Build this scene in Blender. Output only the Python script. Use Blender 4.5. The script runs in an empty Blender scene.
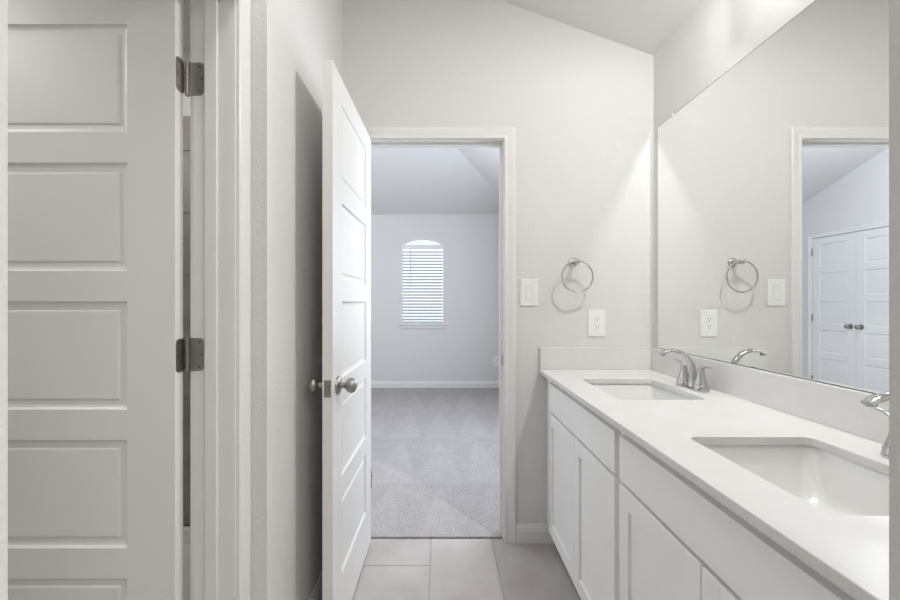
import bpy, bmesh, math, random
from mathutils import Vector, Matrix
PI = math.pi
S = bpy.context.scene
COL = S.collection

# ------------------------------------------------------------------ camera, world, exposure
cam_d = bpy.data.cameras.new('camera'); cam = bpy.data.objects.new('camera', cam_d); COL.objects.link(cam)
cam.location = (0, 0, 1.22); cam.rotation_euler = (PI/2, 0, 0)
cam_d.sensor_width = 36; cam_d.lens = 426/900*36
cam_d.shift_x = 10/900; cam_d.shift_y = 2/900
cam_d.clip_start = 0.02
S.camera = cam
S.view_settings.view_transform = 'Standard'; S.view_settings.look = 'None'
S.view_settings.gamma = 1; S.view_settings.use_curve_mapping = False
S.view_settings.exposure = 0.25
S.cycles.sample_clamp_indirect = 0.0; S.cycles.use_guiding = True; S.cycles.use_adaptive_sampling = False
S.cycles.blur_glossy = 0.0                 # keep the lamp light bounced off the mirror sharp
w = bpy.data.worlds.new('world'); S.world = w; w.use_nodes = True
w.node_tree.nodes['Background'].inputs[0].default_value = (0.90, 0.95, 1.0, 1)
w.node_tree.nodes['Background'].inputs[1].default_value = 1.3

VANITY_POWER, REAR_POWER, BED_POWER, TOILET_POWER = 14.0, 25.0, 47.0, 7.5  # rear, bedroom and toilet powers drive added fill lamps
BED_CEIL = 29.0

def lamp(name, kind, loc, energy, color, rot=(0, 0, 0), **kw):
    l = bpy.data.lights.new(name, kind); o = bpy.data.objects.new(name, l); COL.objects.link(o)
    o.location = loc; o.rotation_euler = rot; l.energy = energy; l.color = color
    for k, v in kw.items(): setattr(l, k, v)
    return o
WARM = (1.0, 0.995, 0.982)
LV = (0.925, 1.30, 2.385)                    # bulb of the vanity light, above the mirror
v = lamp('vanity_bulb', 'POINT', LV, VANITY_POWER, WARM, shadow_soft_size=0.028)
v.data.use_nodes = True
nt = v.data.node_tree; em = nt.nodes['Emission']; fo = nt.nodes.new('ShaderNodeLightFalloff')
fo.inputs['Strength'].default_value = 1.0
ad = nt.nodes.new('ShaderNodeMath'); ad.operation = 'MULTIPLY_ADD'; ad.inputs[1].default_value = 0.25     # softened distance falloff
nt.links.new(fo.outputs['Quadratic'], ad.inputs[0]); nt.links.new(fo.outputs['Linear'], ad.inputs[2]); nt.links.new(ad.outputs[0], em.inputs['Strength'])
lamp('rear_room_fill', 'AREA', (0.75, -0.75, 2.40), REAR_POWER, WARM, shape='DISK', size=0.8)  # added lamp behind the camera, frontal fill for the bathroom
lamp('bedroom_side_fill', 'AREA', (1.05, 3.5, 1.55), BED_POWER, (0.80, 0.87, 1.0), rot=(0, PI/2, 0), shape='RECTANGLE', size=1.2, size_y=1.6)  # added fill panel, daylight for the bedroom from an unseen side
lamp('bedroom_ceiling_fill', 'POINT', (-1.75, 3.6, 2.74), BED_CEIL, (0.86, 0.89, 1.0), shadow_soft_size=0.15)  # added lamp to brighten the bedroom ceiling and far wall
lamp('bath_ceiling_fill', 'AREA', (-0.2, 0.85, 2.83), 4.5, WARM, shape='DISK', size=0.3)  # added lamp to lift the counter, upper walls and cabinet fronts
lamp('shower_fill', 'AREA', (-1.3, 1.72, 2.42), 1.3, WARM, shape='DISK', size=0.2)  # added lamp so the tile in the hinge gap is not black
lamp('toilet_room_fill', 'AREA', (-2.0, 0.60, 2.40), TOILET_POWER, WARM, shape='DISK', size=0.6)  # added lamp, side fill through the doorway onto the cabinet fronts

# ------------------------------------------------------------------ materials
def mat(name, color, rough=0.5, metal=0.0, bump=None, spec=0.5, coat=0.0):
    m = bpy.data.materials.new(name); m.use_nodes = True
    nt = m.node_tree; b = nt.nodes['Principled BSDF']
    b.inputs['Base Color'].default_value = (*color, 1); b.inputs['Roughness'].default_value = rough
    b.inputs['Metallic'].default_value = metal; b.inputs['Specular IOR Level'].default_value = spec
    if coat: b.inputs['Coat Weight'].default_value = coat; b.inputs['Coat Roughness'].default_value = 0.08
    if bump:
        scale, dist, det = bump
        tc = nt.nodes.new('ShaderNodeTexCoord'); n = nt.nodes.new('ShaderNodeTexNoise'); bp = nt.nodes.new('ShaderNodeBump')
        n.inputs['Scale'].default_value = scale; n.inputs['Detail'].default_value = det
        bp.inputs['Distance'].default_value = dist; bp.inputs['Strength'].default_value = 1
        nt.links.new(tc.outputs['Object'], n.inputs['Vector']); nt.links.new(n.outputs['Fac'], bp.inputs['Height'])
        nt.links.new(bp.outputs['Normal'], b.inputs['Normal'])
    return m
def vary(m, c1, c2, scale, detail=4, lo=0.35, hi=0.65):
    nt = m.node_tree; b = nt.nodes['Principled BSDF']
    tc = nt.nodes.new('ShaderNodeTexCoord'); n = nt.nodes.new('ShaderNodeTexNoise'); r = nt.nodes.new('ShaderNodeValToRGB')
    n.inputs['Scale'].default_value = scale; n.inputs['Detail'].default_value = detail
    r.color_ramp.elements[0].position = lo; r.color_ramp.elements[0].color = (*c1, 1)
    r.color_ramp.elements[1].position = hi; r.color_ramp.elements[1].color = (*c2, 1)
    nt.links.new(tc.outputs['Object'], n.inputs['Vector']); nt.links.new(n.outputs['Fac'], r.inputs['Fac'])
    nt.links.new(r.outputs['Color'], b.inputs['Base Color'])
    return m
WALLC = (0.70, 0.69, 0.672)
M = {}
M['wall'] = mat('wall_paint', WALLC, 0.75, bump=(140, 0.0012, 3), spec=0.25)
M['ceiling'] = mat('ceiling_paint', (0.74, 0.73, 0.71), 0.8, bump=(110, 0.0012, 3), spec=0.2)
M['trim'] = mat('trim_enamel', (0.765, 0.755, 0.73), 0.35)
M['door'] = mat('door_enamel', (0.765, 0.757, 0.735), 0.38, bump=(60, 0.0002, 4))
M['cabinet'] = mat('cabinet_enamel', (0.88, 0.88, 0.875), 0.4)
M['cabinet_in'] = mat('cabinet_carcass', (0.72, 0.71, 0.70), 0.6)
M['quartz'] = vary(mat('white_quartz', (0.86, 0.86, 0.85), 0.30, spec=0.35), (0.685, 0.68, 0.665), (0.715, 0.71, 0.70), 9)
M['porcelain'] = mat('porcelain', (0.75, 0.75, 0.74), 0.22)
M['chrome'] = mat('chrome', (0.55, 0.55, 0.55), 0.15, 1.0)
M['nickel'] = mat('satin_nickel', (0.36, 0.34, 0.315), 0.32, 1.0)
M['screw'] = mat('screw_metal', (0.22, 0.21, 0.20), 0.4, 1.0)
M['mirror'] = mat('mirror_silver', (0.93, 0.945, 0.935), 0.0, 1.0)
M['mirror_edge'] = mat('mirror_glass_edge', (0.16, 0.17, 0.16), 0.3)
M['plastic'] = mat('white_plastic', (0.84, 0.84, 0.82), 0.3)
M['gap'] = mat('switch_gap_shade', (0.58, 0.58, 0.57), 0.5)
M['dark'] = mat('dark_slot', (0.06, 0.06, 0.06), 0.6)
M['clear'] = mat('clear_plastic', (0.75, 0.75, 0.74), 0.2)
M['blind'] = mat('blind_slat_shaded', (0.60, 0.62, 0.65), 0.45)  # white slats greyed: their shade against the sky is in the colour
M['valance'] = mat('blind_valance_white', (0.78, 0.79, 0.80), 0.45)
M['tile_floor'] = vary(mat('floor_tile_glaze', (0.5, 0.47, 0.45), 0.38, bump=(30, 0.0006, 5)), (0.42, 0.385, 0.365), (0.56, 0.525, 0.50), 3.5, 6, 0.3, 0.7)
M['grout'] = mat('floor_grout', (0.40, 0.375, 0.36), 0.9)
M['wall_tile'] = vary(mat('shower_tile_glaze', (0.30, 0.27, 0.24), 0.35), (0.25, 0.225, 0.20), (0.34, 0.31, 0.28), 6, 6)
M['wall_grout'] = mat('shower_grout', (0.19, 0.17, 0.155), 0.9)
# carpet: speckled cut pile with faint wedge-shaped vacuum marks
m = mat('carpet_pile', (0.5, 0.49, 0.485), 0.95, spec=0.1); nt = m.node_tree; b = nt.nodes['Principled BSDF']
tc = nt.nodes.new('ShaderNodeTexCoord')
n1 = nt.nodes.new('ShaderNodeTexNoise'); n1.inputs['Scale'].default_value = 130; n1.inputs['Detail'].default_value = 4
n2 = nt.nodes.new('ShaderNodeTexNoise'); n2.inputs['Scale'].default_value = 9; n2.inputs['Detail'].default_value = 3
r1 = nt.nodes.new('ShaderNodeValToRGB'); r1.color_ramp.elements[0].position = 0.3; r1.color_ramp.elements[1].position = 0.7
r1.color_ramp.elements[0].color = (0.35, 0.33, 0.325, 1); r1.color_ramp.elements[1].color = (0.55, 0.525, 0.515, 1)
mx = nt.nodes.new('ShaderNodeMix'); mx.data_type = 'RGBA'; mx.blend_type = 'MULTIPLY'; mx.inputs['Factor'].default_value = 1
sep = nt.nodes.new('ShaderNodeSeparateXYZ')
def mth(op, a, bb=None, c=None):
    n = nt.nodes.new('ShaderNodeMath'); n.operation = op
    for i, x in enumerate((a, bb, c)):
        if x is None: continue
        if isinstance(x, (int, float)): n.inputs[i].default_value = x
        else: nt.links.new(x, n.inputs[i])
    return n.outputs[0]
nt.links.new(tc.outputs['Object'], sep.inputs[0])
# zig-zag: compare the triangle wave in x with y inside a repeating stroke
tri = mth('PINGPONG', sep.outputs['X'], 0.16)                      # 0..0.16
yy = mth('FRACT', mth('DIVIDE', sep.outputs['Y'], 0.95))           # 0..1
wedge = mth('LESS_THAN', mth('DIVIDE', tri, 0.16), mth('SUBTRACT', 1.0, yy))
vac = mth('ADD', mth('MULTIPLY', wedge, 0.055), 0.93)
vac2 = mth('ADD', vac, mth('MULTIPLY', mth('SUBTRACT', n2.outputs['Fac'], 0.5), 0.22))
cmb = nt.nodes.new('ShaderNodeCombineColor')
for i in range(3): nt.links.new(vac2, cmb.inputs[i])
nt.links.new(tc.outputs['Object'], n1.inputs['Vector']); nt.links.new(tc.outputs['Object'], n2.inputs['Vector'])
nt.links.new(n1.outputs['Fac'], r1.inputs['Fac'])
nt.links.new(r1.outputs['Color'], mx.inputs[6]); nt.links.new(cmb.outputs[0], mx.inputs[7])
nt.links.new(mx.outputs[2], b.inputs['Base Color'])
bp = nt.nodes.new('ShaderNodeBump'); bp.inputs['Distance'].default_value = 0.006
nt.links.new(n1.outputs['Fac'], bp.inputs['Height']); nt.links.new(bp.outputs['Normal'], b.inputs['Normal'])
M['carpet'] = m
# window glass: thin pane
m = bpy.data.materials.new('window_glass'); m.use_nodes = True; nt = m.node_tree; nt.nodes.clear()
o_ = nt.nodes.new('ShaderNodeOutputMaterial'); t_ = nt.nodes.new('ShaderNodeBsdfTransparent'); g_ = nt.nodes.new('ShaderNodeBsdfGlossy')
f_ = nt.nodes.new('ShaderNodeFresnel'); mm = nt.nodes.new('ShaderNodeMixShader')
t_.inputs[0].default_value = (0.93, 0.96, 0.96, 1); g_.inputs['Roughness'].default_value = 0.02
nt.links.new(f_.outputs[0], mm.inputs[0]); nt.links.new(t_.outputs[0], mm.inputs[1]); nt.links.new(g_.outputs[0], mm.inputs[2]); nt.links.new(mm.outputs[0], o_.inputs[0])
M['glass'] = m
m = bpy.data.materials.new('fill_light_diffuser'); m.use_nodes = True
b = m.node_tree.nodes['Principled BSDF']; b.inputs['Base Color'].default_value = (.9, .9, .88, 1)
b.inputs['Emission Color'].default_value = (1, .98, .94, 1); b.inputs['Emission Strength'].default_value = 1.2
M['lamp'] = m
m = bpy.data.materials.new('frosted_glass_shade'); m.use_nodes = True; nt = m.node_tree; nt.nodes.clear()
o_ = nt.nodes.new('ShaderNodeOutputMaterial'); t_ = nt.nodes.new('ShaderNodeBsdfTranslucent'); g_ = nt.nodes.new('ShaderNodeBsdfDiffuse'); mm = nt.nodes.new('ShaderNodeMixShader')
t_.inputs[0].default_value = (.92, .92, .9, 1); g_.inputs[0].default_value = (.9, .9, .88, 1); mm.inputs[0].default_value = .85
nt.links.new(t_.outputs[0], mm.inputs[1]); nt.links.new(g_.outputs[0], mm.inputs[2]); nt.links.new(mm.outputs[0], o_.inputs[0])
M['shade'] = m
m = bpy.data.materials.new('dimming_acrylic'); m.use_nodes = True; nt = m.node_tree; nt.nodes.clear()
o_ = nt.nodes.new('ShaderNodeOutputMaterial'); t_ = nt.nodes.new('ShaderNodeBsdfTransparent'); g_ = nt.nodes.new('ShaderNodeBsdfDiffuse'); mm = nt.nodes.new('ShaderNodeMixShader')
t_.inputs[0].default_value = (.93, .93, .93, 1); g_.inputs[0].default_value = (.8, .8, .8, 1); mm.inputs[0].default_value = .38
nt.links.new(t_.outputs[0], mm.inputs[1]); nt.links.new(g_.outputs[0], mm.inputs[2]); nt.links.new(mm.outputs[0], o_.inputs[0])
M['acrylic'] = m

# ------------------------------------------------------------------ mesh helpers
def box(bm, x0, x1, y0, y1, z0, z1, bev=0.0, seg=2):
    r = bmesh.ops.create_cube(bm, size=1.0)
    vs = r['verts']
    for v in vs:
        v.co = Vector(((x0+x1)/2 + v.co.x*(x1-x0), (y0+y1)/2 + v.co.y*(y1-y0), (z0+z1)/2 + v.co.z*(z1-z0)))
    if bev:
        es = list({e for v in vs for e in v.link_edges})
        bmesh.ops.bevel(bm, geom=es, offset=bev, segments=seg, profile=0.5, affect='EDGES')
    return bm
def prism(bm, pts, axis, a0, a1):
    def P(p, a):
        return {'x': (a, p[0], p[1]), 'y': (p[0], a, p[1]), 'z': (p[0], p[1], a)}[axis]
    A = [bm.verts.new(P(p, a0)) for p in pts]; B = [bm.verts.new(P(p, a1)) for p in pts]
    bm.faces.new(A); bm.faces.new(list(reversed(B)))
    n = len(pts)
    for i in range(n):
        bm.faces.new((A[i], B[i], B[(i+1) % n], A[(i+1) % n]))
    return bm
def lathe(bm, prof, n=28, mtx=Matrix(), cap=True):
    rings = []
    for r, z in prof:
        rings.append([bm.verts.new(mtx @ Vector((r*math.cos(2*PI*i/n), r*math.sin(2*PI*i/n), z))) for i in range(n)])
    for a, b_ in zip(rings, rings[1:]):
        for i in range(n): bm.faces.new((a[i], a[(i+1) % n], b_[(i+1) % n], b_[i]))
    if cap:
        if prof[0][0] > 1e-6: bm.faces.new(list(reversed(rings[0])))
        if prof[-1][0] > 1e-6: bm.faces.new(rings[-1])
    return bm
def axm(loc, d):
    return Matrix.Translation(Vector(loc)) @ Vector((0, 0, 1)).rotation_difference(Vector(d)).to_matrix().to_4x4()
def tube(bm, pts, rad, n=14, up=None, closed=False, flat=1.0):
    """sweep an ellipse (rad, rad*flat) along pts"""
    pts = [Vector(p) for p in pts]; N = len(pts)
    rad = rad if isinstance(rad, (list, tuple)) else [rad]*N
    flat = flat if isinstance(flat, (list, tuple)) else [flat]*N
    up = Vector(up or (0, 0, 1)); rings = []
    for i, p in enumerate(pts):
        if closed: t = pts[(i+1) % N] - pts[i-1]
        else: t = pts[min(i+1, N-1)] - pts[max(i-1, 0)]
        t.normalize(); s = t.cross(up)
        if s.length < 1e-4: s = t.cross(Vector((1, 0, 0)))
        s.normalize(); u = s.cross(t)
        rings.append([bm.verts.new(p + s*rad[i]*math.cos(2*PI*k/n) + u*rad[i]*flat[i]*math.sin(2*PI*k/n)) for k in range(n)])
    pr = list(zip(rings, rings[1:])) + ([(rings[-1], rings[0])] if closed else [])
    for a, b_ in pr:
        for k in range(n): bm.faces.new((a[k], a[(k+1) % n], b_[(k+1) % n], b_[k]))
    if not closed: bm.faces.new(list(reversed(rings[0]))); bm.faces.new(rings[-1])
    return bm
def obj(name, bm, material, parent=None, smooth=False, merge=True, **tags):
    if merge: bmesh.ops.remove_doubles(bm, verts=bm.verts, dist=1e-5)
    bmesh.ops.recalc_face_normals(bm, faces=bm.faces)
    me = bpy.data.meshes.new(name); bm.to_mesh(me); bm.free()
    for mm in (material if isinstance(material, (list, tuple)) else [material]): me.materials.append(mm)
    if smooth:
        me.shade_smooth()
        try: me.set_sharp_from_angle(angle=math.radians(38))
        except Exception: pass
    o = bpy.data.objects.new(name, me); COL.objects.link(o)
    if parent is not None:
        o.parent = parent; o.matrix_parent_inverse = Matrix.Identity(4)
    for k, v_ in tags.items(): o[k] = v_
    return o
def thing(name, label, cat, loc=(0, 0, 0), group=None, kind=None):
    o = bpy.data.objects.new(name, None); COL.objects.link(o); o.location = loc
    o.empty_display_size = 0.05
    o['label'] = label; o['category'] = cat
    if group: o['group'] = group
    if kind: o['kind'] = kind
    return o
def tag(o, label, cat, group=None, kind=None):
    o['label'] = label; o['category'] = cat
    if group: o['group'] = group
    if kind: o['kind'] = kind
    return o
def struct(name, bm, m, label, cat, parent=None):
    o = obj(name, bm, m, parent); o['kind'] = 'structure'; o['label'] = label; o['category'] = cat
    return o
NB = bmesh.new

# ------------------------------------------------------------------ dimensions (metres; x right, y into the picture)
XL, XR, YB, YN = -0.495, 1.088, 2.17, 0.37      # bath: left wall, right wall, back wall, near wall
XD = -0.5555                                      # recessed wall that holds the toilet-room door
YC = 1.219                                      # outer corner of the left wall
WT = 0.115
DX0, DX1, DH = -0.390, 0.322, 2.045             # doorway to the bedroom
def zc(x): return 2.475 + 0.36*(XR - x)          # vaulted bath ceiling
BF, BL, BR = 6.04, -2.73, 1.09                  # bedroom far, left, right

# ------------------------------------------------------------------ structure: bath
bm = NB()
prism(bm, [(XD-WT, 0), (DX0-0.02, 0), (DX0-0.02, DH+0.02), (DX1+0.02, DH+0.02), (DX1+0.02, 0), (XR+WT, 0), (XR+WT, 3.25), (XD-WT, 3.25)], 'y', YB, YB+WT)
struct('wall_back', bm, M['wall'], 'pale grey painted wall with the open doorway to the bedroom', 'wall')
bm = NB(); prism(bm, [(YN-WT, 0), (YB, 0), (YB, 3.25), (YN-WT, 3.25)], 'x', XR, XR+WT)
struct('wall_right', bm, M['wall'], 'pale grey wall behind the vanity and its long mirror', 'wall')
bm = NB()
box(bm, XD-WT, XL, YC, YB, 0, 3.25)
LD0, LD1 = 0.44, 1.155                          # toilet-room doorway in the recessed wall
prism(bm, [(YN, 0), (LD0-0.02, 0), (LD0-0.02, DH+0.02), (LD1+0.02, DH+0.02), (LD1+0.02, 0), (YC, 0), (YC, 3.25), (YN, 3.25)], 'x', XD-WT, XD)
struct('wall_left', bm, M['wall'], 'pale grey left wall stepping back to the toilet room doorway', 'wall')
bm = NB()
NX0, NX1 = -0.3755, 0.390
prism(bm, [(-2.4, 0), (NX0, 0), (NX0, 2.35), (NX1, 2.35), (NX1, 0), (XR, 0), (XR, 3.4), (-2.4, 3.4)], 'y', YN-WT, YN)
struct('wall_near', bm, M['wall'], 'pale grey wall edge at the near opening, cutting off the vanity', 'wall')
bm = NB()
prism(bm, [(XD, zc(XD)), (XR, zc(XR)), (XR, zc(XR)+0.1), (XD, zc(XD)+0.1)], 'y', YN, YB)
struct('ceiling', bm, M['ceiling'], 'sloping white bathroom ceiling rising to the left', 'ceiling')
# tiled floor: separate tiles over a grout bed, one mesh
bm = NB(); box(bm, -2.4, XR, YN-WT, 2.193, -0.08, -0.0025)
for f in bm.faces: f.material_index = 1
tw, tl, g = 0.311, 0.610, 0.0022
starts = [1.972, 2.277, 1.735]
random.seed(3)
k = -8
while True:
    x0 = -0.357 + tw*k
    if x0 > XR: break
    a, b_ = max(x0+g, -2.4), min(x0+tw-g, XR)
    y = starts[k % 3] - tl*4
    while y < 2.2 and b_ - a > 0.01:
        c, d = max(y+g, YN-WT), min(y+tl-g, 2.194)
        if d - c > 0.01:
            n0 = len(bm.faces); box(bm, a, b_, c, d, -0.012, 0.0, 0.0012, 1)
        y += tl
    k += 1
o = struct('floor', bm, [M['tile_floor'], M['grout']], 'large taupe rectangular floor tiles with thin grout joints', 'floor')

# ------------------------------------------------------------------ structure: toilet room (seen through the hinge gap)
bm = NB(); box(bm, -2.4, XD-WT, YB-0.07, YB+WT, 0, 3.25); box(bm, -2.5, -2.4, YN-WT, YB+WT, 0, 3.25)
struct('wall_toilet_room', bm, M['wall'], 'painted wall above the dark shower tile, behind the left door', 'wall')
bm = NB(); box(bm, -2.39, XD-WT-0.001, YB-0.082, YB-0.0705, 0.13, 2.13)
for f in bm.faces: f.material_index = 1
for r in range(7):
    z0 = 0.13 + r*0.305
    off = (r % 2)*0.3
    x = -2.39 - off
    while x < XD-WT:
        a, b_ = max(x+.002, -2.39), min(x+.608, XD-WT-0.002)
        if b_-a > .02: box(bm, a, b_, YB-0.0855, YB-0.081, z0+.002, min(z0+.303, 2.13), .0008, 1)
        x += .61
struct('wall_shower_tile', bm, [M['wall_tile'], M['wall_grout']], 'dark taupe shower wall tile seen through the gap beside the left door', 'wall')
bm = NB(); box(bm, -2.4, XD-WT, YN-WT, YB, 2.46, 2.54)
struct('ceiling_toilet_room', bm, M['ceiling'], 'flat white ceiling over the toilet room', 'ceiling')
bm = NB()
box(bm, -2.2, XD-WT-0.004, 1.36, YB-0.087, 0.0, 0.05, .006)
for (a, b_, c, d) in ((-2.2, XD-WT-.004, 1.36, 1.44), (-2.2, XD-WT-.004, YB-.115, YB-.087), (-2.2, -2.14, 1.36, YB-.087), (XD-WT-.05, XD-WT-.004, 1.36, YB-.087)):
    box(bm, a, b_, c, d, 0.0, 0.128, .01)
o = obj('shower_pan', bm, M['porcelain'])
tag(o, 'white shower pan below the dark tile in the hinge gap', 'shower pan')

# ------------------------------------------------------------------ structure: bedroom
SL, SR = 0.32, 0.49
ZT = 3.05; dT = BF - (ZT-2.46)/SL; xT = BR - (ZT-2.46)/SR
WX0, WX1, WZ0, WZ1, WAR = -0.548, 0.052, 0.915, 2.035, 0.085       # window opening, arched top
W2 = (2.65, 4.35, 0.9, 2.2)                                    # added unseen window, in the right wall (y0, y1, z0, z1)
bm = NB()
n = 14
def arch(x0, x1, zs, rise, n=14):
    c, h = (x0+x1)/2, (x1-x0)/2
    R = (h*h + rise*rise)/(2*rise); a = math.asin(h/R)
    return [(c + R*math.sin(-a + 2*a*i/n), zs + rise - R + R*math.cos(-a + 2*a*i/n)) for i in range(n+1)]
# far wall around the arched window: blocks below and beside it, arch piece above
T = BF + 0.16
box(bm, BL, BR, BF, T, 0, WZ0); box(bm, BL, WX0, BF, T, WZ0, WZ1); box(bm, WX1, BR, BF, T, WZ0, WZ1)
prism(bm, [(BL, WZ1)] + arch(WX0, WX1, WZ1, WAR) + [(BR, WZ1), (BR, 2.6), (BL, 2.6)], 'y', BF, T)
struct('wall_bedroom_far', bm, M['wall'], 'far bedroom wall holding the arched window', 'wall')
bm = NB(); prism(bm, [(YB, 0), (T, 0), (T, 2.6), (BF, 2.6), (dT, ZT+0.1), (YB, ZT+0.1)], 'x', BL-0.12, BL)
struct('wall_bedroom_left', bm, M['wall'], 'bedroom wall with the closet doors, seen in the mirror', 'wall')
bm = NB(); box(bm, BR, BR+.16, YB+WT, T, 0, W2[2]); box(bm, BR, BR+.16, YB+WT, W2[0], W2[2], W2[3]); box(bm, BR, BR+.16, W2[1], T, W2[2], W2[3]); box(bm, BR, BR+.16, YB+WT, T, W2[3], 2.7)
struct('wall_bedroom_right', bm, M['wall'], 'bedroom wall right of the doorway', 'wall')
bm = NB(); box(bm, BL, XD-WT, YB+WT, YB+WT+0.01, 0, 3.2)
struct('wall_bedroom_near', bm, M['wall'], 'bedroom side of the bathroom wall', 'wall')
bm = NB()
for poly in ([(BL, BF, 2.46), (BR, BF, 2.46), (xT, dT, ZT), (BL, dT, ZT)],
             [(BR, BF, 2.46), (BR, YB+WT, 2.46), (xT, YB+WT, ZT), (xT, dT, ZT)],
             [(BL, dT, ZT), (xT, dT, ZT), (xT, YB+WT, ZT), (BL, YB+WT, ZT)]):
    A = [bm.verts.new(p) for p in poly]; B = [bm.verts.new((p[0], p[1], p[2]+0.1)) for p in poly]
    bm.faces.new(A); bm.faces.new(list(reversed(B)))
    for i in range(4): bm.faces.new((A[i], B[i], B[(i+1) % 4], A[(i+1) % 4]))
struct('ceiling_bedroom', bm, M['ceiling'], 'white hipped bedroom ceiling seen through the doorway', 'ceiling')
bm = NB(); box(bm, BL, BR, YB+WT, BF, -0.08, 0.006); box(bm, DX0, DX1, 2.204, YB+WT, -0.08, 0.006)
struct('floor_bedroom', bm, M['carpet'], 'light grey bedroom carpet with faint vacuum marks', 'carpet')

# ------------------------------------------------------------------ structure: room behind the camera
bm = NB()
box(bm, -1.7, -1.6, -2.6, YN-WT, 0, 2.6); box(bm, 1.6, 1.7, -2.6, YN-WT, 0, 2.6); box(bm, -1.7, 1.7, -2.7, -2.6, 0, 2.6)
struct('wall_rear', bm, M['wall'], 'walls of the room behind the camera', 'wall')
bm = NB(); box(bm, -1.7, 1.7, -2.7, YN-WT, 2.5, 2.6)
struct('ceiling_rear', bm, M['ceiling'], 'ceiling of the room behind the camera', 'ceiling')
bm = NB(); box(bm, -1.7, 1.7, -2.7, YN-WT, -0.08, 0.0)
struct('floor_rear', bm, M['carpet'], 'carpet of the room behind the camera', 'carpet')

# ------------------------------------------------------------------ trim: casings, jambs, baseboards
CAS = [(0, 0), (0, .009), (.004, .0115), (.012, .0115), (.016, .0095), (.030, .013), (.042, .0165), (.053, .0165), (.057, .013), (.057, 0)]
def casing(bm, to, u0, u1, vt, v0=0.0):
    """mitred three-sided casing; to(u, v, t) gives the point, t out of the wall"""
    for (o1, t1), (o2, t2) in zip(CAS, CAS[1:]):
        rows = []
        for o_, t_ in ((o1, t1), (o2, t2)):
            rows.append([bm.verts.new(to(*p)) for p in ((u0-o_, v0, t_), (u0-o_, vt+o_, t_), (u1+o_, vt+o_, t_), (u1+o_, v0, t_))])
        for i in range(3): bm.faces.new((rows[0][i], rows[0][i+1], rows[1][i+1], rows[1][i]))
    return bm
rv = 0.005
# bedroom doorway: jambs, stops and casing
bm = NB()
box(bm, DX0-.02, DX0, YB, YB+WT, 0.006, DH+.02); box(bm, DX1, DX1+.02, YB, YB+WT, 0.006, DH+.02); box(bm, DX0, DX1, YB, YB+WT, DH, DH+.02)
box(bm, DX0, DX0+.011, YB+.038, YB+.072, 0.006, DH, .001, 1); box(bm, DX1-.011, DX1, YB+.038, YB+.072, 0.006, DH, .001, 1)
box(bm, DX0+.011, DX1-.011, YB+.038, YB+.072, DH-.011, DH, .001, 1)
tr = struct('trim_1', bm, M['trim'], 'white door frame around the opening to the bedroom', 'door frame')
bm = NB(); casing(bm, lambda u, v, t: (u, YB-t, v), DX0-rv, DX1+rv, DH+rv)
obj('casing', bm, M['trim'], tr)
bm = NB(); casing(bm, lambda u, v, t: (u, YB+WT+t, v), DX0-rv, DX1+rv, DH+rv)
obj('casing', bm, M['trim'], tr)
bm = NB(); box(bm, DX1-.0015, DX1, YB+.004, YB+.034, 0.925-.029, 0.925+.029, .0007, 1); obj('strike_plate', bm, M['nickel'], tr, label='dark nickel strike plate')
# toilet-room doorway
bm = NB()
X0, X1 = XD-WT, XD
box(bm, X0, X1, LD1, LD1+.02, 0, DH+.02); box(bm, X0, X1, LD0-.02, LD0, 0, DH+.02); box(bm, X0, X1, LD0, LD1, DH, DH+.02)
sx0, sx1 = X0+.037, X0+.071
box(bm, sx0, sx1, LD1-.011, LD1, 0, DH, .0015, 1); box(bm, sx0, sx1, LD0, LD0+.011, 0, DH, .0015, 1); box(bm, sx0, sx1, LD0+.011, LD1-.011, DH-.011, DH, .0015, 1)
tl_ = struct('trim_2', bm, M['trim'], 'white door frame of the toilet room at the left', 'door frame')
bm = NB(); casing(bm, lambda u, v, t: (XD+t, u, v), LD0-rv, LD1+rv, DH+rv); obj('casing', bm, M['trim'], tl_)
bm = NB(); casing(bm, lambda u, v, t: (XD-WT-t, u, v), LD0-rv, LD1+rv, DH+rv); obj('casing', bm, M['trim'], tl_)
BASE = [(0, 0), (.014, 0), (.014, .058), (.011, .066), (.011, .074), (.006, .084), (.004, .092), (0, .092)]
def baseboard(name, to, u0, u1, label, z=0.0):
    bm = NB()
    A = [bm.verts.new(to(u0, t, h+z)) for t, h in BASE]; B = [bm.verts.new(to(u1, t, h+z)) for t, h in BASE]
    bm.faces.new(A); bm.faces.new(list(reversed(B)))
    for i in range(len(BASE)): j = (i+1) % len(BASE); bm.faces.new((A[i], B[i], B[j], A[j]))
    return struct(name, bm, M['trim'], label, 'baseboard')
baseboard('baseboard_back', lambda u, t, h: (u, YB-t, h), DX1+.063, 0.62, 'short white baseboard between the doorway and the vanity')
baseboard('baseboard_left', lambda u, t, h: (XL+t, u, h), YC, YB, 'white baseboard behind the open bedroom door')
baseboard('baseboard_bedroom_far', lambda u, t, h: (u, BF-t, h), BL, BR, 'white baseboard along the far bedroom wall', .006)
baseboard('baseboard_bedroom_right', lambda u, t, h: (BR-t, u, h), YB+WT+.02, BF-.015, 'white baseboard along the right bedroom wall', .006)

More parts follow.
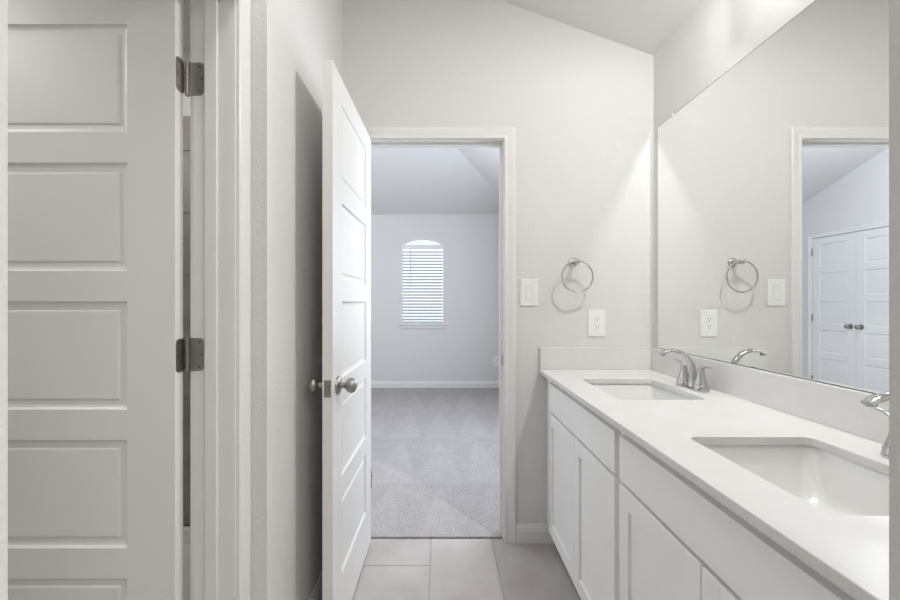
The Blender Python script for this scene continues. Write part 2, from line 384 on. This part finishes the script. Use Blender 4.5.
# ------------------------------------------------------------------ five-panel doors
PV = [.205 + .362*i for i in range(5)]
PROF = [(0, 0), (.0015, .004), (.005, .0072), (.011, .0088), (.020, .0095), (.0235, .0095), (.0265, .0050), (.030, .0045)]
def door_leaf(bm, W, H, T=0.035, stile=0.125, back=True):
    """u: 0 at the hinge edge .. W, thickness 0..T along local y, z up"""
    sides = [(0.0, 1), (T, -1)]
    us = [0, stile, W-stile, W]; vs = [0]
    for p in PV: vs += [p, p+.283]
    vs.append(H)
    for y0, s in sides:
        for i in range(3):
            for j in range(len(vs)-1):
                u0, u1, v0, v1 = us[i], us[i+1], vs[j], vs[j+1]
                if i == 1 and j % 2 == 1:
                    prev = None
                    for o_, d_ in PROF:
                        ring = [bm.verts.new((u, y0+s*d_, v)) for u, v in ((u0+o_, v0+o_), (u1-o_, v0+o_), (u1-o_, v1-o_), (u0+o_, v1-o_))]
                        if prev:
                            for k in range(4): bm.faces.new((prev[k], prev[(k+1) % 4], ring[(k+1) % 4], ring[k]))
                        prev = ring
                    bm.faces.new(prev)
                else:
                    bm.faces.new([bm.verts.new(p) for p in ((u0, y0, v0), (u1, y0, v0), (u1, y0, v1), (u0, y0, v1))])
    for j in range(len(vs)-1):
        for u in (0, W): bm.faces.new([bm.verts.new(p) for p in ((u, 0, vs[j]), (u, T, vs[j]), (u, T, vs[j+1]), (u, 0, vs[j+1]))])
    for i in range(3):
        for v in (0, H): bm.faces.new([bm.verts.new(p) for p in ((us[i], 0, v), (us[i], T, v), (us[i+1], T, v), (us[i+1], 0, v))])
    return bm
KNOB = [(.0105, 0), (.0105, .016), (.012, .021), (.018, .025), (.024, .031), (.0268, .039), (.0268, .045), (.024, .053), (.017, .058), (.008, .0605), (.0001, .061)]
def knob_on(parent, u, z, y, s):
    bm = NB(); lathe(bm, [(.0001, 0), (.0325, 0), (.0325, .004), (.030, .008), (.021, .011), (.012, .012), (.0001, .012)], 32, axm((u, y, z), (0, s, 0)))
    k = obj('knob', bm, M['nickel'], parent, smooth=True, label='satin nickel door knob')
    bm = NB(); lathe(bm, KNOB, 32, axm((u, y+s*.008, z), (0, s, 0))); obj('knob_handle', bm, M['nickel'], k, smooth=True)
    return k
def place(o, origin, ang):
    o.location = origin; o.rotation_euler = (0, 0, ang)

# bedroom door, swung into the bathroom; local u runs from the hinge to the free edge
W1 = 0.711
bm = NB(); door_leaf(bm, W1, 2.032)
d1 = struct('door_1', bm, M['door'], 'open white five-panel door swung in from the bedroom doorway', 'door')
# local +y must point to the left wall: u axis = (-0.02,-0.71), y axis = (-1,0)-ish
ang = math.atan2(-0.710, -0.0150)
place(d1, (-0.3495, 2.157, 0.010), ang)         # local y = rot90 of u
# rot90 CCW of (0,-1) is (+1,0): the thickness would run right, so shift the mesh to the other side
for v_ in d1.data.vertices: v_.co.y -= 0.035
knob_on(d1, W1-.062, .915, 0.0, 1); knob_on(d1, W1-.062, .915, -0.035, -1)
bm = NB(); box(bm, W1-.0005, W1+.0012, -.0295, -.0055, .915-.029, .915+.029, .0006, 1); lp = obj('latch_plate', bm, M['nickel'], d1, label='nickel latch plate on the door edge')
bm = NB(); prism(bm, [(-.024, .905), (-.012, .905), (-.012, .925), (-.024, .925)], 'x', W1, W1+.008); obj('latch_bolt', bm, M['nickel'], lp)
for hz in (.31, 1.06, 1.80):
    bm = NB(); lathe(bm, [(.0001, -.045), (.0055, -.045), (.0055, .045), (.0001, .045)], 12, Matrix.Translation((-.004, -.002, hz)))
    obj('hinge', bm, M['nickel'], d1, smooth=True)

# toilet-room door, open 90 degrees into the toilet room; its face looks at the camera
W2d = 0.708
bm = NB(); door_leaf(bm, W2d, 2.028)
d2 = struct('door_2', bm, M['door'], 'large white five-panel door standing open at the left', 'door')
place(d2, (XD-WT-.0215, 1.147, 0.010), PI)       # u runs to -x, local y runs to -y (towards the camera)
knob_on(d2, W2d-.062, .915, .035, 1); knob_on(d2, W2d-.062, .915, 0, -1)
def rrect(w, h, r, n=5):
    p = []
    for cx, cz, a0 in ((w/2-r, h/2-r, 0), (-w/2+r, h/2-r, PI/2), (-w/2+r, -h/2+r, PI), (w/2-r, -h/2+r, 1.5*PI)):
        for i in range(n+1): a = a0 + PI/2*i/n; p.append((cx+r*math.cos(a), cz+r*math.sin(a)))
    return p
for hz in (.32, 1.078, 1.824):
    # barrel in the gap; one leaf on the door edge, one on the jamb
    h = NB()
    px, py = XD-WT-.0125, LD1-.004
    for k in range(5): lathe(h, [(.0001, hz-.0445+.018*k), (.0058, hz-.0445+.018*k), (.0058, hz-.0445+.018*k+.0172), (.0001, hz-.0445+.018*k+.0172)], 14, Matrix.Translation((px, py, 0)))
    lathe(h, [(.0001, hz-.0475), (.004, hz-.0475), (.004, hz+.0475), (.0001, hz+.0475)], 12, Matrix.Translation((px, py, 0)))
    inv = Matrix.Translation(Vector((XD-WT-.0215, 1.147, 0.010))) @ Matrix.Rotation(PI, 4, 'Z')
    bmesh.ops.transform(h, matrix=inv.inverted(), verts=h.verts)
    hg = obj('hinge', h, M['nickel'], d2, smooth=True, label='satin nickel butt hinge')
    lf = NB()   # door-edge leaf, local frame: edge plane u=0, y 0..0.035
    prism(lf, [(y+.0140, z+hz-.010) for y, z in rrect(.036, .089, .012)], 'x', -.0018, 0.0)
    a = obj('hinge_leaf', lf, M['nickel'], hg)
    lf = NB()   # jamb leaf
    cx = XD-WT+.0165
    prism(lf, [(cx-.0090+x, z+hz) for x, z in rrect(.047, .089, .012)], 'y', LD1-.0018, LD1)
    bmesh.ops.transform(lf, matrix=inv.inverted(), verts=lf.verts)
    obj('hinge_leaf', lf, M['nickel'], hg)
    for dx, dz in ((.003, .033), (.009, 0), (.003, -.033)):
        sc = NB(); lathe(sc, [(.0001, 0), (.0036, 0), (.0036, .0008), (.0001, .0008)], 12, axm((cx+dx, LD1-.0018, hz+dz), (0, -1, 0)))
        bmesh.ops.transform(sc, matrix=inv.inverted(), verts=sc.verts); obj('screw', sc, M['screw'], hg)
    for dy, dz in ((.020, .033), (.026, 0), (.020, -.033)):
        sc = NB(); lathe(sc, [(.0001, 0), (.0036, 0), (.0036, .0008), (.0001, .0008)], 12, axm((-.0018, dy, hz-.010+dz), (-1, 0, 0)))
        obj('screw', sc, M['screw'], hg)

# closet double doors on the left bedroom wall (seen in the mirror)
CD = (5.555, 4.975, 4.395)
for i, (ya, yb, lab) in enumerate(((CD[0], CD[1], 'closet door nearer the far bedroom corner, seen in the mirror'), (CD[1]-.003, CD[2], 'closet door cut by the mirror edge, second of the pair'))):
    bm = NB(); door_leaf(bm, ya-yb, 2.02, stile=.10)
    d = struct('door_%d' % (3+i), bm, M['door'], lab, 'closet door')
    # local u along -y, thickness towards +x (x from wall face)
    place(d, (BL+.002, ya, 0.016), -PI/2)
    u = (ya-yb-.062) if i == 0 else .062
    knob_on(d, u, .915, .035, 1)
    for hz in (.2, 1.0, 1.85):
        bm = NB(); lathe(bm, [(.0001, -.048), (.009, -.048), (.009, .048), (.0001, .048)], 12, Matrix.Translation((.004 if i == 0 else ya-yb-.004, .044, hz)))
        obj('hinge', bm, M['nickel'], d, smooth=True)
bm = NB(); casing(bm, lambda u, v, t: (BL+t+.028, u, v), CD[2]-.008, CD[0]+.008, 2.045, .006)
for (a, b_, c, d) in ((CD[0]+.006, CD[0]+.064, .006, 2.10), (CD[2]-.064, CD[2]-.006, .006, 2.10), (CD[2]-.006, CD[0]+.006, 2.045, 2.10)):
    box(bm, BL, BL+.029, a, b_, c, d)
struct('trim_3', bm, M['trim'], 'white casing around the closet doors in the mirror', 'door frame')

# ------------------------------------------------------------------ arched window, sill and blind
bm = NB()
def frame_ring(bm, inset, wdt, y0, y1):
    o1 = [(WX0+inset, WZ0+inset), (WX1-inset, WZ0+inset)] + list(reversed(arch(WX0+inset, WX1-inset, WZ1, WAR-inset*.6)))
    j = inset+wdt
    o2 = [(WX0+j, WZ0+j), (WX1-j, WZ0+j)] + list(reversed(arch(WX0+j, WX1-j, WZ1, WAR-j*.6)))
    n = len(o1)
    A = [bm.verts.new((x, y0, z)) for x, z in o1]; B = [bm.verts.new((x, y0, z)) for x, z in o2]
    A2 = [bm.verts.new((x, y1, z)) for x, z in o1]; B2 = [bm.verts.new((x, y1, z)) for x, z in o2]
    for i in range(n):
        k = (i+1) % n
        bm.faces.new((A[i], A[k], B[k], B[i])); bm.faces.new((A2[i], B2[i], B2[k], A2[k])); bm.faces.new((B[i], B[k], B2[k], B2[i])); bm.faces.new((A[i], A2[i], A2[k], A[k]))
    return o2
o2 = frame_ring(bm, 0.001, 0.009, BF-.004, BF+.13)
wn = struct('window_1', bm, M['plastic'], 'narrow arched bedroom window behind a white blind', 'window')
bm = NB(); prism(bm, o2, 'y', BF+.10, BF+.104); obj('pane', bm, M['glass'], wn)
bm = NB(); box(bm, WX0-.03, WX1+.045, BF-.035, BF+.06, WZ0-.022, WZ0, .004, 2); box(bm, WX0-.018, WX1+.03, BF-.014, BF, WZ0-.065, WZ0-.022, .003, 1)
obj('sill', bm, M['trim'], wn)
bl = thing('window_blind', 'white horizontal slat blind in the arched bedroom window', 'blind', ((WX0+WX1)/2, BF+.034, WZ0))
hw = (WX1-WX0)/2 - .0115
bm = NB(); box(bm, -hw-.017, hw+.017, -.052, -.039, 1.055, 1.118, .003, 2); box(bm, -hw, hw, -.039, -.028, 1.060, 1.115); box(bm, -hw, hw, -.028, .025, 1.075, 1.115); obj('headrail', bm, M['valance'], bl)
bm = NB(); ns = 23; pitch = (1.055-.05)/ns
for i in range(ns):
    z = .055 + pitch*i; tlt = math.radians(30)
    pr = [(-.024*math.cos(tlt), -.024*math.sin(tlt)), (0, .0025), (.024*math.cos(tlt), .024*math.sin(tlt)), (0, .0052)]
    prism(bm, [(y-.002, z+zz) for y, zz in pr], 'x', -hw+.004, hw-.004)
obj('slats', bm, M['blind'], bl)
bm = NB(); box(bm, -hw+.002, hw-.002, -.026, .022, .012, .030, .004, 2); obj('bottom_rail', bm, M['blind'], bl)
bm = NB()
for x in (-hw*.62, hw*.62):
    box(bm, x-.001, x+.001, -.0275, -.0265, .02, 1.06); box(bm, x-.001, x+.001, .0225, .0235, .02, 1.06)
obj('ladder_cord', bm, M['blind'], bl)
bm = NB(); tube(bm, [(-hw*.58, -.045, 1.06), (-hw*.58, -.046, .52)], .0045, 8); obj('tilt_wand', bm, M['valance'], bl)
# second bedroom window, unseen, added to go with the fill daylight
bm = NB(); y0, y1, z0, z1 = W2
for a, b_, c, d in ((y0, y0+.04, z0, z1), (y1-.04, y1, z0, z1), (y0+.04, y1-.04, z0, z0+.04), (y0+.04, y1-.04, z1-.04, z1)): box(bm, BR+.10, BR+.15, a, b_, c, d)
w2 = struct('window_2_added', bm, M['trim'], 'added wide bedroom window hidden right of the doorway', 'window')
bm = NB(); box(bm, BR+.122, BR+.126, y0+.04, y1-.04, z0+.04, z1-.04); obj('pane', bm, M['glass'], w2)
bm = NB(); box(bm, BR-.03, BR+.10, y0-.03, y1+.03, z0-.02, z0); obj('sill', bm, M['trim'], w2)

# ------------------------------------------------------------------ vanity
FP, DP = 0.546, 0.527        # face frame plane, front of doors
VN, VM = 0.372, 1.27         # near end of vanity, seam between the cabinets
def shaker(bm, y0, y1, z0, z1, x0=DP, x1=FP, fw=.057, rec=.009):
    """frame-and-panel front facing -x"""
    bv = .0012
    box(bm, x0, x1, y0, y0+fw, z0, z1, bv, 1); box(bm, x0, x1, y1-fw, y1, z0, z1, bv, 1)
    box(bm, x0, x1, y0+fw, y1-fw, z0, z0+fw, bv, 1); box(bm, x0, x1, y0+fw, y1-fw, z1-fw, z1, bv, 1)
    box(bm, x0+rec, x1-.001, y0+fw-.002, y1-fw+.002, z0+fw-.002, z1-fw+.002)
def cabinet(y_far, y_near, d_far, d_near, label, ):
    c = thing('vanity_cabinet', label, 'cabinet', ((FP+XR)/2, (y_far+y_near)/2, 0), group='white vanity cabinets')
    ox, oy = (FP+XR)/2, (y_far+y_near)/2
    def put(name, bm, m, par=None, **k):
        bmesh.ops.translate(bm, verts=bm.verts, vec=(-ox, -oy, 0)); return obj(name, bm, m, par or c, merge=False, **k)
    bm = NB()
    box(bm, FP, FP+.019, y_near, y_far, .105, .856); box(bm, FP+.019, XR-.002, y_near, y_near+.016, .105, .856); box(bm, FP+.019, XR-.002, y_far-.016, y_far, .105, .856)
    box(bm, FP+.019, XR-.002, y_near+.016, y_far-.016, .105, .121); box(bm, XR-.010, XR-.002, y_near+.016, y_far-.016, .121, .856)
    put('body', bm, M['cabinet'])
    bm = NB(); box(bm, FP+.065, FP+.081, y_near, y_far, 0, .105); put('toe_kick', bm, M['cabinet'])
    bm = NB(); box(bm, DP, FP, d_near, d_far, .700, .829, .0015, 2); put('drawer_front', bm, M['cabinet'])
    mid = (d_far+d_near)/2
    for a, b_ in ((mid+.0015, d_far), (d_near, mid-.0015)):
        bm = NB(); shaker(bm, a, b_, .108, .688); put('door', bm, M['cabinet'])
    return c
cabinet(YB-.001, VM+.0005, 2.07, 1.288, 'white vanity cabinet against the back wall, left of the seam')
cabinet(VM-.0005, VN, 1.252, .470, 'near white vanity cabinet cut off by the frame, under the larger basin')
# countertop with two basin cut-outs
SX0, SX1, SH = 0.626, 0.937, 0.199
SC = (1.690, 0.880)
CT0, CT1, CF = 0.858, 0.878, 0.505
def rr_loop(cx, cy, hx, hy, r, n=6):
    return [(cx+x, cy+y) for x, y in rrect(2*hx, 2*hy, r, n)]
ct = thing('countertop', 'white quartz countertop with two basin cut-outs on the vanity', 'countertop', (0.8, 1.27, CT1))
bm = NB()
def top_face(z):
    outer = [bm.verts.new(p) for p in ((CF, VN, z), (XR-.001, VN, z), (XR-.001, YB-.001, z), (CF, YB-.001, z))]
    es = [bm.edges.new((outer[i], outer[(i+1) % 4])) for i in range(4)]; loops = [outer]
    for cy in SC:
        lp_ = [bm.verts.new((x, y, z)) for x, y in rr_loop((SX0+SX1)/2, cy, (SX1-SX0)/2, SH, .022)]
        es += [bm.edges.new((lp_[i], lp_[(i+1) % len(lp_)])) for i in range(len(lp_))]; loops.append(lp_)
    bmesh.ops.triangle_fill(bm, use_beauty=True, use_dissolve=False, edges=es)
    return loops
La = top_face(CT1); Lb = top_face(CT0)
for a, b_ in zip(La, Lb):
    n = len(a)
    for i in range(n): bm.faces.new((a[i], a[(i+1) % n], b_[(i+1) % n], b_[i]))
# the eased front edge
fe = [e for e in bm.edges if all(abs(v_.co.x-CF) < 1e-6 for v_ in e.verts) and abs(e.verts[0].co.z-e.verts[1].co.z) < 1e-6]
bmesh.ops.bevel(bm, geom=fe, offset=.002, segments=2, profile=.5, affect='EDGES')
bmesh.ops.translate(bm, verts=bm.verts, vec=(-.8, -1.27, -CT1))
obj('slab', bm, M['quartz'], ct)
bm = NB(); box(bm, XR-.020, XR-.001, VN, YB-.001, CT1, .990, .0015, 2); tag(obj('backsplash', bm, M['quartz']), 'long white quartz backsplash along the wall under the mirror', 'backsplash')
bm = NB(); box(bm, CF+.002, XR-.0205, YB-.020, YB-.001, CT1, .990, .0015, 2); tag(obj('side_splash', bm, M['quartz']), 'short white quartz splash against the back wall, below the outlet', 'backsplash')
# undermount basins
def basin(cy, label):
    s = thing('sink', label, 'sink', ((SX0+SX1)/2, cy, CT0), group='undermount basins')
    bm = NB(); hx, hy = (SX1-SX0)/2, SH
    rings = [(hx+.018, hy+.018, .045, -.0005), (hx+.008, hy+.008, .028, -.0005), (hx+.004, hy+.004, .025, -.006), (hx-.008, hy-.012, .028, -.05), (hx-.018, hy-.032, .034, -.095),
             (hx-.026, hy-.045, .036, -.112), (hx-.040, hy-.062, .036, -.120), (hx-.10, hy-.14, .04, -.128), (.022, .022, .0218, -.134)]
    prev = None
    for a, b_, r, z in rings:
        ring = [bm.verts.new((x, y, z)) for x, y in rrect(2*a, 2*b_, r, 6)]
        if prev:
            for i in range(len(ring)): k = (i+1) % len(ring); bm.faces.new((prev[i], prev[k], ring[k], ring[i]))
        prev = ring
    b0 = obj('bowl', bm, M['porcelain'], s, smooth=True)
    if b0.data.polygons[0].normal.z < 0: b0.data.flip_normals()
    md = b0.modifiers.new('thickness', 'SOLIDIFY'); md.thickness = .008; md.offset = -1
    bm = NB(); lathe(bm, [(.0001, -.141), (.0215, -.141), (.0215, -.133), (.017, -.1315), (.013, -.136), (.0001, -.136)], 24); obj('drain', bm, M['chrome'], s, smooth=True, label='chrome drain')
    return s
basin(SC[0], 'white undermount basin nearest the back wall'); basin(SC[1], 'larger-looking white basin in the foreground beside the cut-off faucet')

# ------------------------------------------------------------------ faucets (built at the origin, then copied)
def faucet(label, loc):
    f = thing('faucet', label, 'faucet', loc, group='chrome basin faucets')
    bm = NB(); prism(bm, [(x, y) for x, y in rrect(.056, .168, .027, 6)], 'z', 0, .006); obj('base_plate', bm, M['chrome'], f)
    # spout: rises, leans back and arcs over the basin (towards -x)
    P = [(.004, .006), (.006, .030), (.006, .060), (.000, .090), (-.014, .116), (-.035, .136), (-.061, .147), (-.087, .149), (-.110, .143), (-.125, .134)]
    R = [.021, .016, .0135, .0125, .0125, .013, .0140, .015, .0155, .0150]
    F = [1, 1, 1, .95, .85, .68, .55, .47, .42, .40]
    pts, rs, fs = [], [], []
    for i in range(len(P)-1):
        for k in range(4):
            t = k/4
            p0, p1, p2, p3 = P[max(i-1, 0)], P[i], P[i+1], P[min(i+2, len(P)-1)]
            q = [0.5*((2*p1[j]) + (-p0[j]+p2[j])*t + (2*p0[j]-5*p1[j]+4*p2[j]-p3[j])*t*t + (-p0[j]+3*p1[j]-3*p2[j]+p3[j])*t**3) for j in range(2)]
            pts.append((q[0], 0, q[1])); rs.append(R[i]+(R[i+1]-R[i])*t); fs.append(F[i]+(F[i+1]-F[i])*t)
    pts.append((P[-1][0], 0, P[-1][1])); rs.append(R[-1]); fs.append(F[-1])
    # sweep with a fixed side vector along y
    bm = NB(); rings = []
    for i, p in enumerate(pts):
        p = Vector(p); t = (Vector(pts[min(i+1, len(pts)-1)]) - Vector(pts[max(i-1, 0)])).normalized()
        s = Vector((0, 1, 0)); u = s.cross(t)
        rings.append([bm.verts.new(p + s*rs[i]*math.cos(2*PI*k/18) + u*rs[i]*fs[i]*math.sin(2*PI*k/18)) for k in range(18)])
    for a, b_ in zip(rings, rings[1:]):
        for k in range(18): bm.faces.new((a[k], a[(k+1) % 18], b_[(k+1) % 18], b_[k]))
    bm.faces.new(rings[0]); bm.faces.new(rings[-1])
    sp = obj('spout', bm, M['chrome'], f, smooth=True)
    bm = NB(); lathe(bm, [(.0001, 0), (.0095, 0), (.0095, .006), (.0001, .006)], 18, Matrix.Translation((-.117, 0, .1290))); obj('aerator', bm, M['chrome'], sp, smooth=True)
    for s in (1, -1):
        bm = NB(); lathe(bm, [(.0001, .004), (.029, .004), (.0288, .009), (.0262, .022), (.0250, .0235), (.0250, .0255), (.0242, .026), (.0180, .048), (.0125, .070), (.0115, .080), (.0105, .086), (.007, .0905), (.0001, .092)], 26, Matrix.Translation((.002, s*.057, 0)))
        h = obj('handle', bm, M['chrome'], f, smooth=True)
        bm = NB(); tube(bm, [(.002, s*.053, .080), (.001, s*.068, .0885), (0, s*.088, .0955), (-.001, s*.110, .0985), (-.002, s*.126, .0975)], [.007, .0075, .0075, .007, .0045], 12, flat=[.9, .7, .5, .4, .4])
        obj('lever', bm, M['chrome'], h, smooth=True)
    return f
def copy_tree(o, parent=None):
    c = o.copy(); COL.objects.link(c); c.parent = parent
    for ch in list(o.children): copy_tree(ch, c)
    return c
f1 = faucet('chrome two-handle faucet at the basin nearest the back wall', (1.0, SC[0]+.002, CT1))
f2 = copy_tree(f1); f2.location = (1.0, .872, CT1); f2['label'] = 'chrome faucet cut off at the right edge, above the near basin'

# ------------------------------------------------------------------ mirror
mz0, mz1, my0, my1 = .994, 2.087, VN+.02, 2.118
mi = thing('mirror', 'large frameless mirror on the wall above the vanity', 'mirror', (XR, (my0+my1)/2, mz0))
bm = NB(); box(bm, -.006, -.0058, my0-mi.location.y, my1-mi.location.y, 0, mz1-mz0); obj('mirror_glass', bm, M['mirror'], mi)
bm = NB(); box(bm, -.0057, -.0003, my0-mi.location.y-.003, my1-mi.location.y+.003, -.003, mz1-mz0+.003); obj('mirror_back', bm, M['mirror_edge'], mi, label='dark glass edge of the mirror')
for yy in (1.985, .6):
    bm = NB(); box(bm, -.0085, -.0003, yy-.007-mi.location.y, yy+.007-mi.location.y, mz1-mz0-.005, mz1-mz0+.010, .002, 2); obj('mirror_clip', bm, M['clear'], mi, label='small clear mirror clip')

# ------------------------------------------------------------------ wall fittings
t = thing('towel_ring', 'chrome towel ring on the back wall above the outlet', 'towel ring', (.676, YB, 1.420))
bm = NB(); lathe(bm, [(.0001, 0), (.024, 0), (.024, .005), (.021, .009), (.012, .012), (.0095, .03), (.0095, .053), (.013, .064), (.0145, .072), (.013, .080), (.007, .085), (.0001, .086)], 28, axm((0, 0, 0), (0, -1, 0)))
obj('post', bm, M['chrome'], t, smooth=True)
bm = NB(); tube(bm, [(.0765*math.sin(2*PI*i/56), -.072, -.0745+.0765*math.cos(2*PI*i/56)) for i in range(56)], .0042, 12, up=(0, 1, 0), closed=True)
obj('ring', bm, M['chrome'], t, smooth=True)
def plate(bm, w, h, y=-.006):
    box(bm, -w/2, w/2, y, 0, -h/2, h/2, .0028, 3)
sw = thing('light_switch', 'white rocker light switch beside the bedroom doorway', 'light switch', (.454, YB, 1.268))
bm = NB(); plate(bm, .092, .136); obj('plate', bm, M['plastic'], sw)
bm = NB(); box(bm, -.0185, .0185, -.0062, -.004, -.0355, .0355, .0001, 1); obj('rocker_gap_shade', bm, M['gap'], sw)  # grey plate standing in for the shaded gap around the rocker
bm = NB(); prism(bm, [(-.006, -.0335), (-.0085, -.0335), (-.0065, 0), (-.0085, .0335), (-.006, .0335)], 'x', -.0165, .0165); obj('rocker', bm, M['plastic'], sw)
for z in (-.048, .048):
    bm = NB(); lathe(bm, [(.0001, 0), (.003, 0), (.003, .0008), (.0001, .001)], 12, axm((0, -.006, z), (0, -1, 0))); obj('screw', bm, M['plastic'], sw)
def outlet(label, loc, rot=0):
    t = thing('power_outlet', label, 'outlet', loc); t.rotation_euler = (0, 0, rot)
    bm = NB(); plate(bm, .090, .136); obj('plate', bm, M['plastic'], t)
    for s in (1, -1):
        bm = NB(); prism(bm, [(x, z+s*.0195) for x, z in rrect(.034, .029, .012, 5)], 'y', -.0075, -.0055); r = obj('receptacle', bm, M['plastic'], t)
        bm = NB()
        for x in (-.0065, .0065): box(bm, x-.0011, x+.0011, -.0079, -.0072, s*.0195, s*.0195+.009)
        lathe(bm, [(.0001, 0), (.0026, 0), (.0026, .0006), (.0001, .0006)], 12, axm((0, -.0073, s*.0195-.006), (0, -1, 0)))
        obj('slots', bm, M['dark'], r, label='dark outlet slots')
    bm = NB(); lathe(bm, [(.0001, 0), (.003, 0), (.003, .0008), (.0001, .001)], 12, axm((0, -.006, 0), (0, -1, 0))); obj('screw', bm, M['plastic'], t)
    return t
outlet('white duplex outlet above the side splash, below the towel ring', (.797, YB, 1.112))
outlet('small white outlet low on the far bedroom wall', (.80, BF, .385))

# ------------------------------------------------------------------ light fittings outside the view, all but the vanity light added for fill
vl = thing('vanity_light', 'vanity light above the mirror with frosted shade and an added bar dimming the wall', 'wall lamp', (XR, LV[1], LV[2]))
bm = NB(); prism(bm, [(y-LV[1], z-LV[2]) for y, z in ((.85, 2.43), (1.465, 2.43), (1.465, 2.27), (1.38, 2.212), (.85, 2.212))], 'x', -.080, -.0003); obj('dimming_bar', bm, M['acrylic'], vl)  # added half-clear bar, shaped to dim the bulb on the wall above the mirror
dx = LV[0]-XR
bm = NB(); tube(bm, [(-.07, 0, .04), (-.075, 0, .115), (dx, 0, .115), (dx, 0, .075)], .008, 12, up=(0, 1, 0)); obj('arm', bm, M['nickel'], vl, smooth=True)
bm = NB(); lathe(bm, [(.015, .08), (.035, .072), (.055, .045), (.068, .02), (.070, .020), (.057, .047), (.037, .075), (.015, .083)], 32, Matrix.Translation((dx, 0, 0)), cap=False); obj('shade', bm, M['shade'], vl, smooth=True)
def fill_fitting(label, x, y, z, r):  # glowing disc that goes with each added fill lamp
    t = thing('ceiling_fill_light', label, 'ceiling light', (x, y, z))
    bm = NB(); lathe(bm, [(.0001, 0), (r, 0), (r, -.02), (r-.02, -.03), (.0001, -.03)], 36); obj('diffuser', bm, M['lamp'], t, smooth=True)
    return t
fill_fitting('added round fill light in the room behind the camera', .75, -.75, 2.499, .4)
pl = thing('pendant_fill_light', 'added white pendant light hanging from the flat bedroom ceiling', 'pendant lamp', (-1.75, 3.6, 3.049))
bm = NB(); lathe(bm, [(.0001, 0), (.06, 0), (.055, -.018), (.0001, -.022)], 28); obj('canopy', bm, M['nickel'], pl, smooth=True)  # canopy, stem and holder dress the added bedroom fill lamp
bm = NB(); lathe(bm, [(.0001, -.02), (.006, -.02), (.006, -.13), (.0001, -.13)], 12); obj('stem', bm, M['nickel'], pl, smooth=True)
bm = NB(); lathe(bm, [(.0001, -.10), (.035, -.10), (.05, -.13), (.05, -.145), (.0001, -.145)], 28); obj('lamp_holder', bm, M['nickel'], pl, smooth=True)
fill_fitting('added round fill light on the sloping bathroom ceiling', -.2, .85, 2.9, .15)
fill_fitting('added round fill light over the shower', -1.3, 1.72, 2.459, .10)
fill_fitting('added round fill light on the toilet room ceiling', -2.0, .60, 2.459, .30)
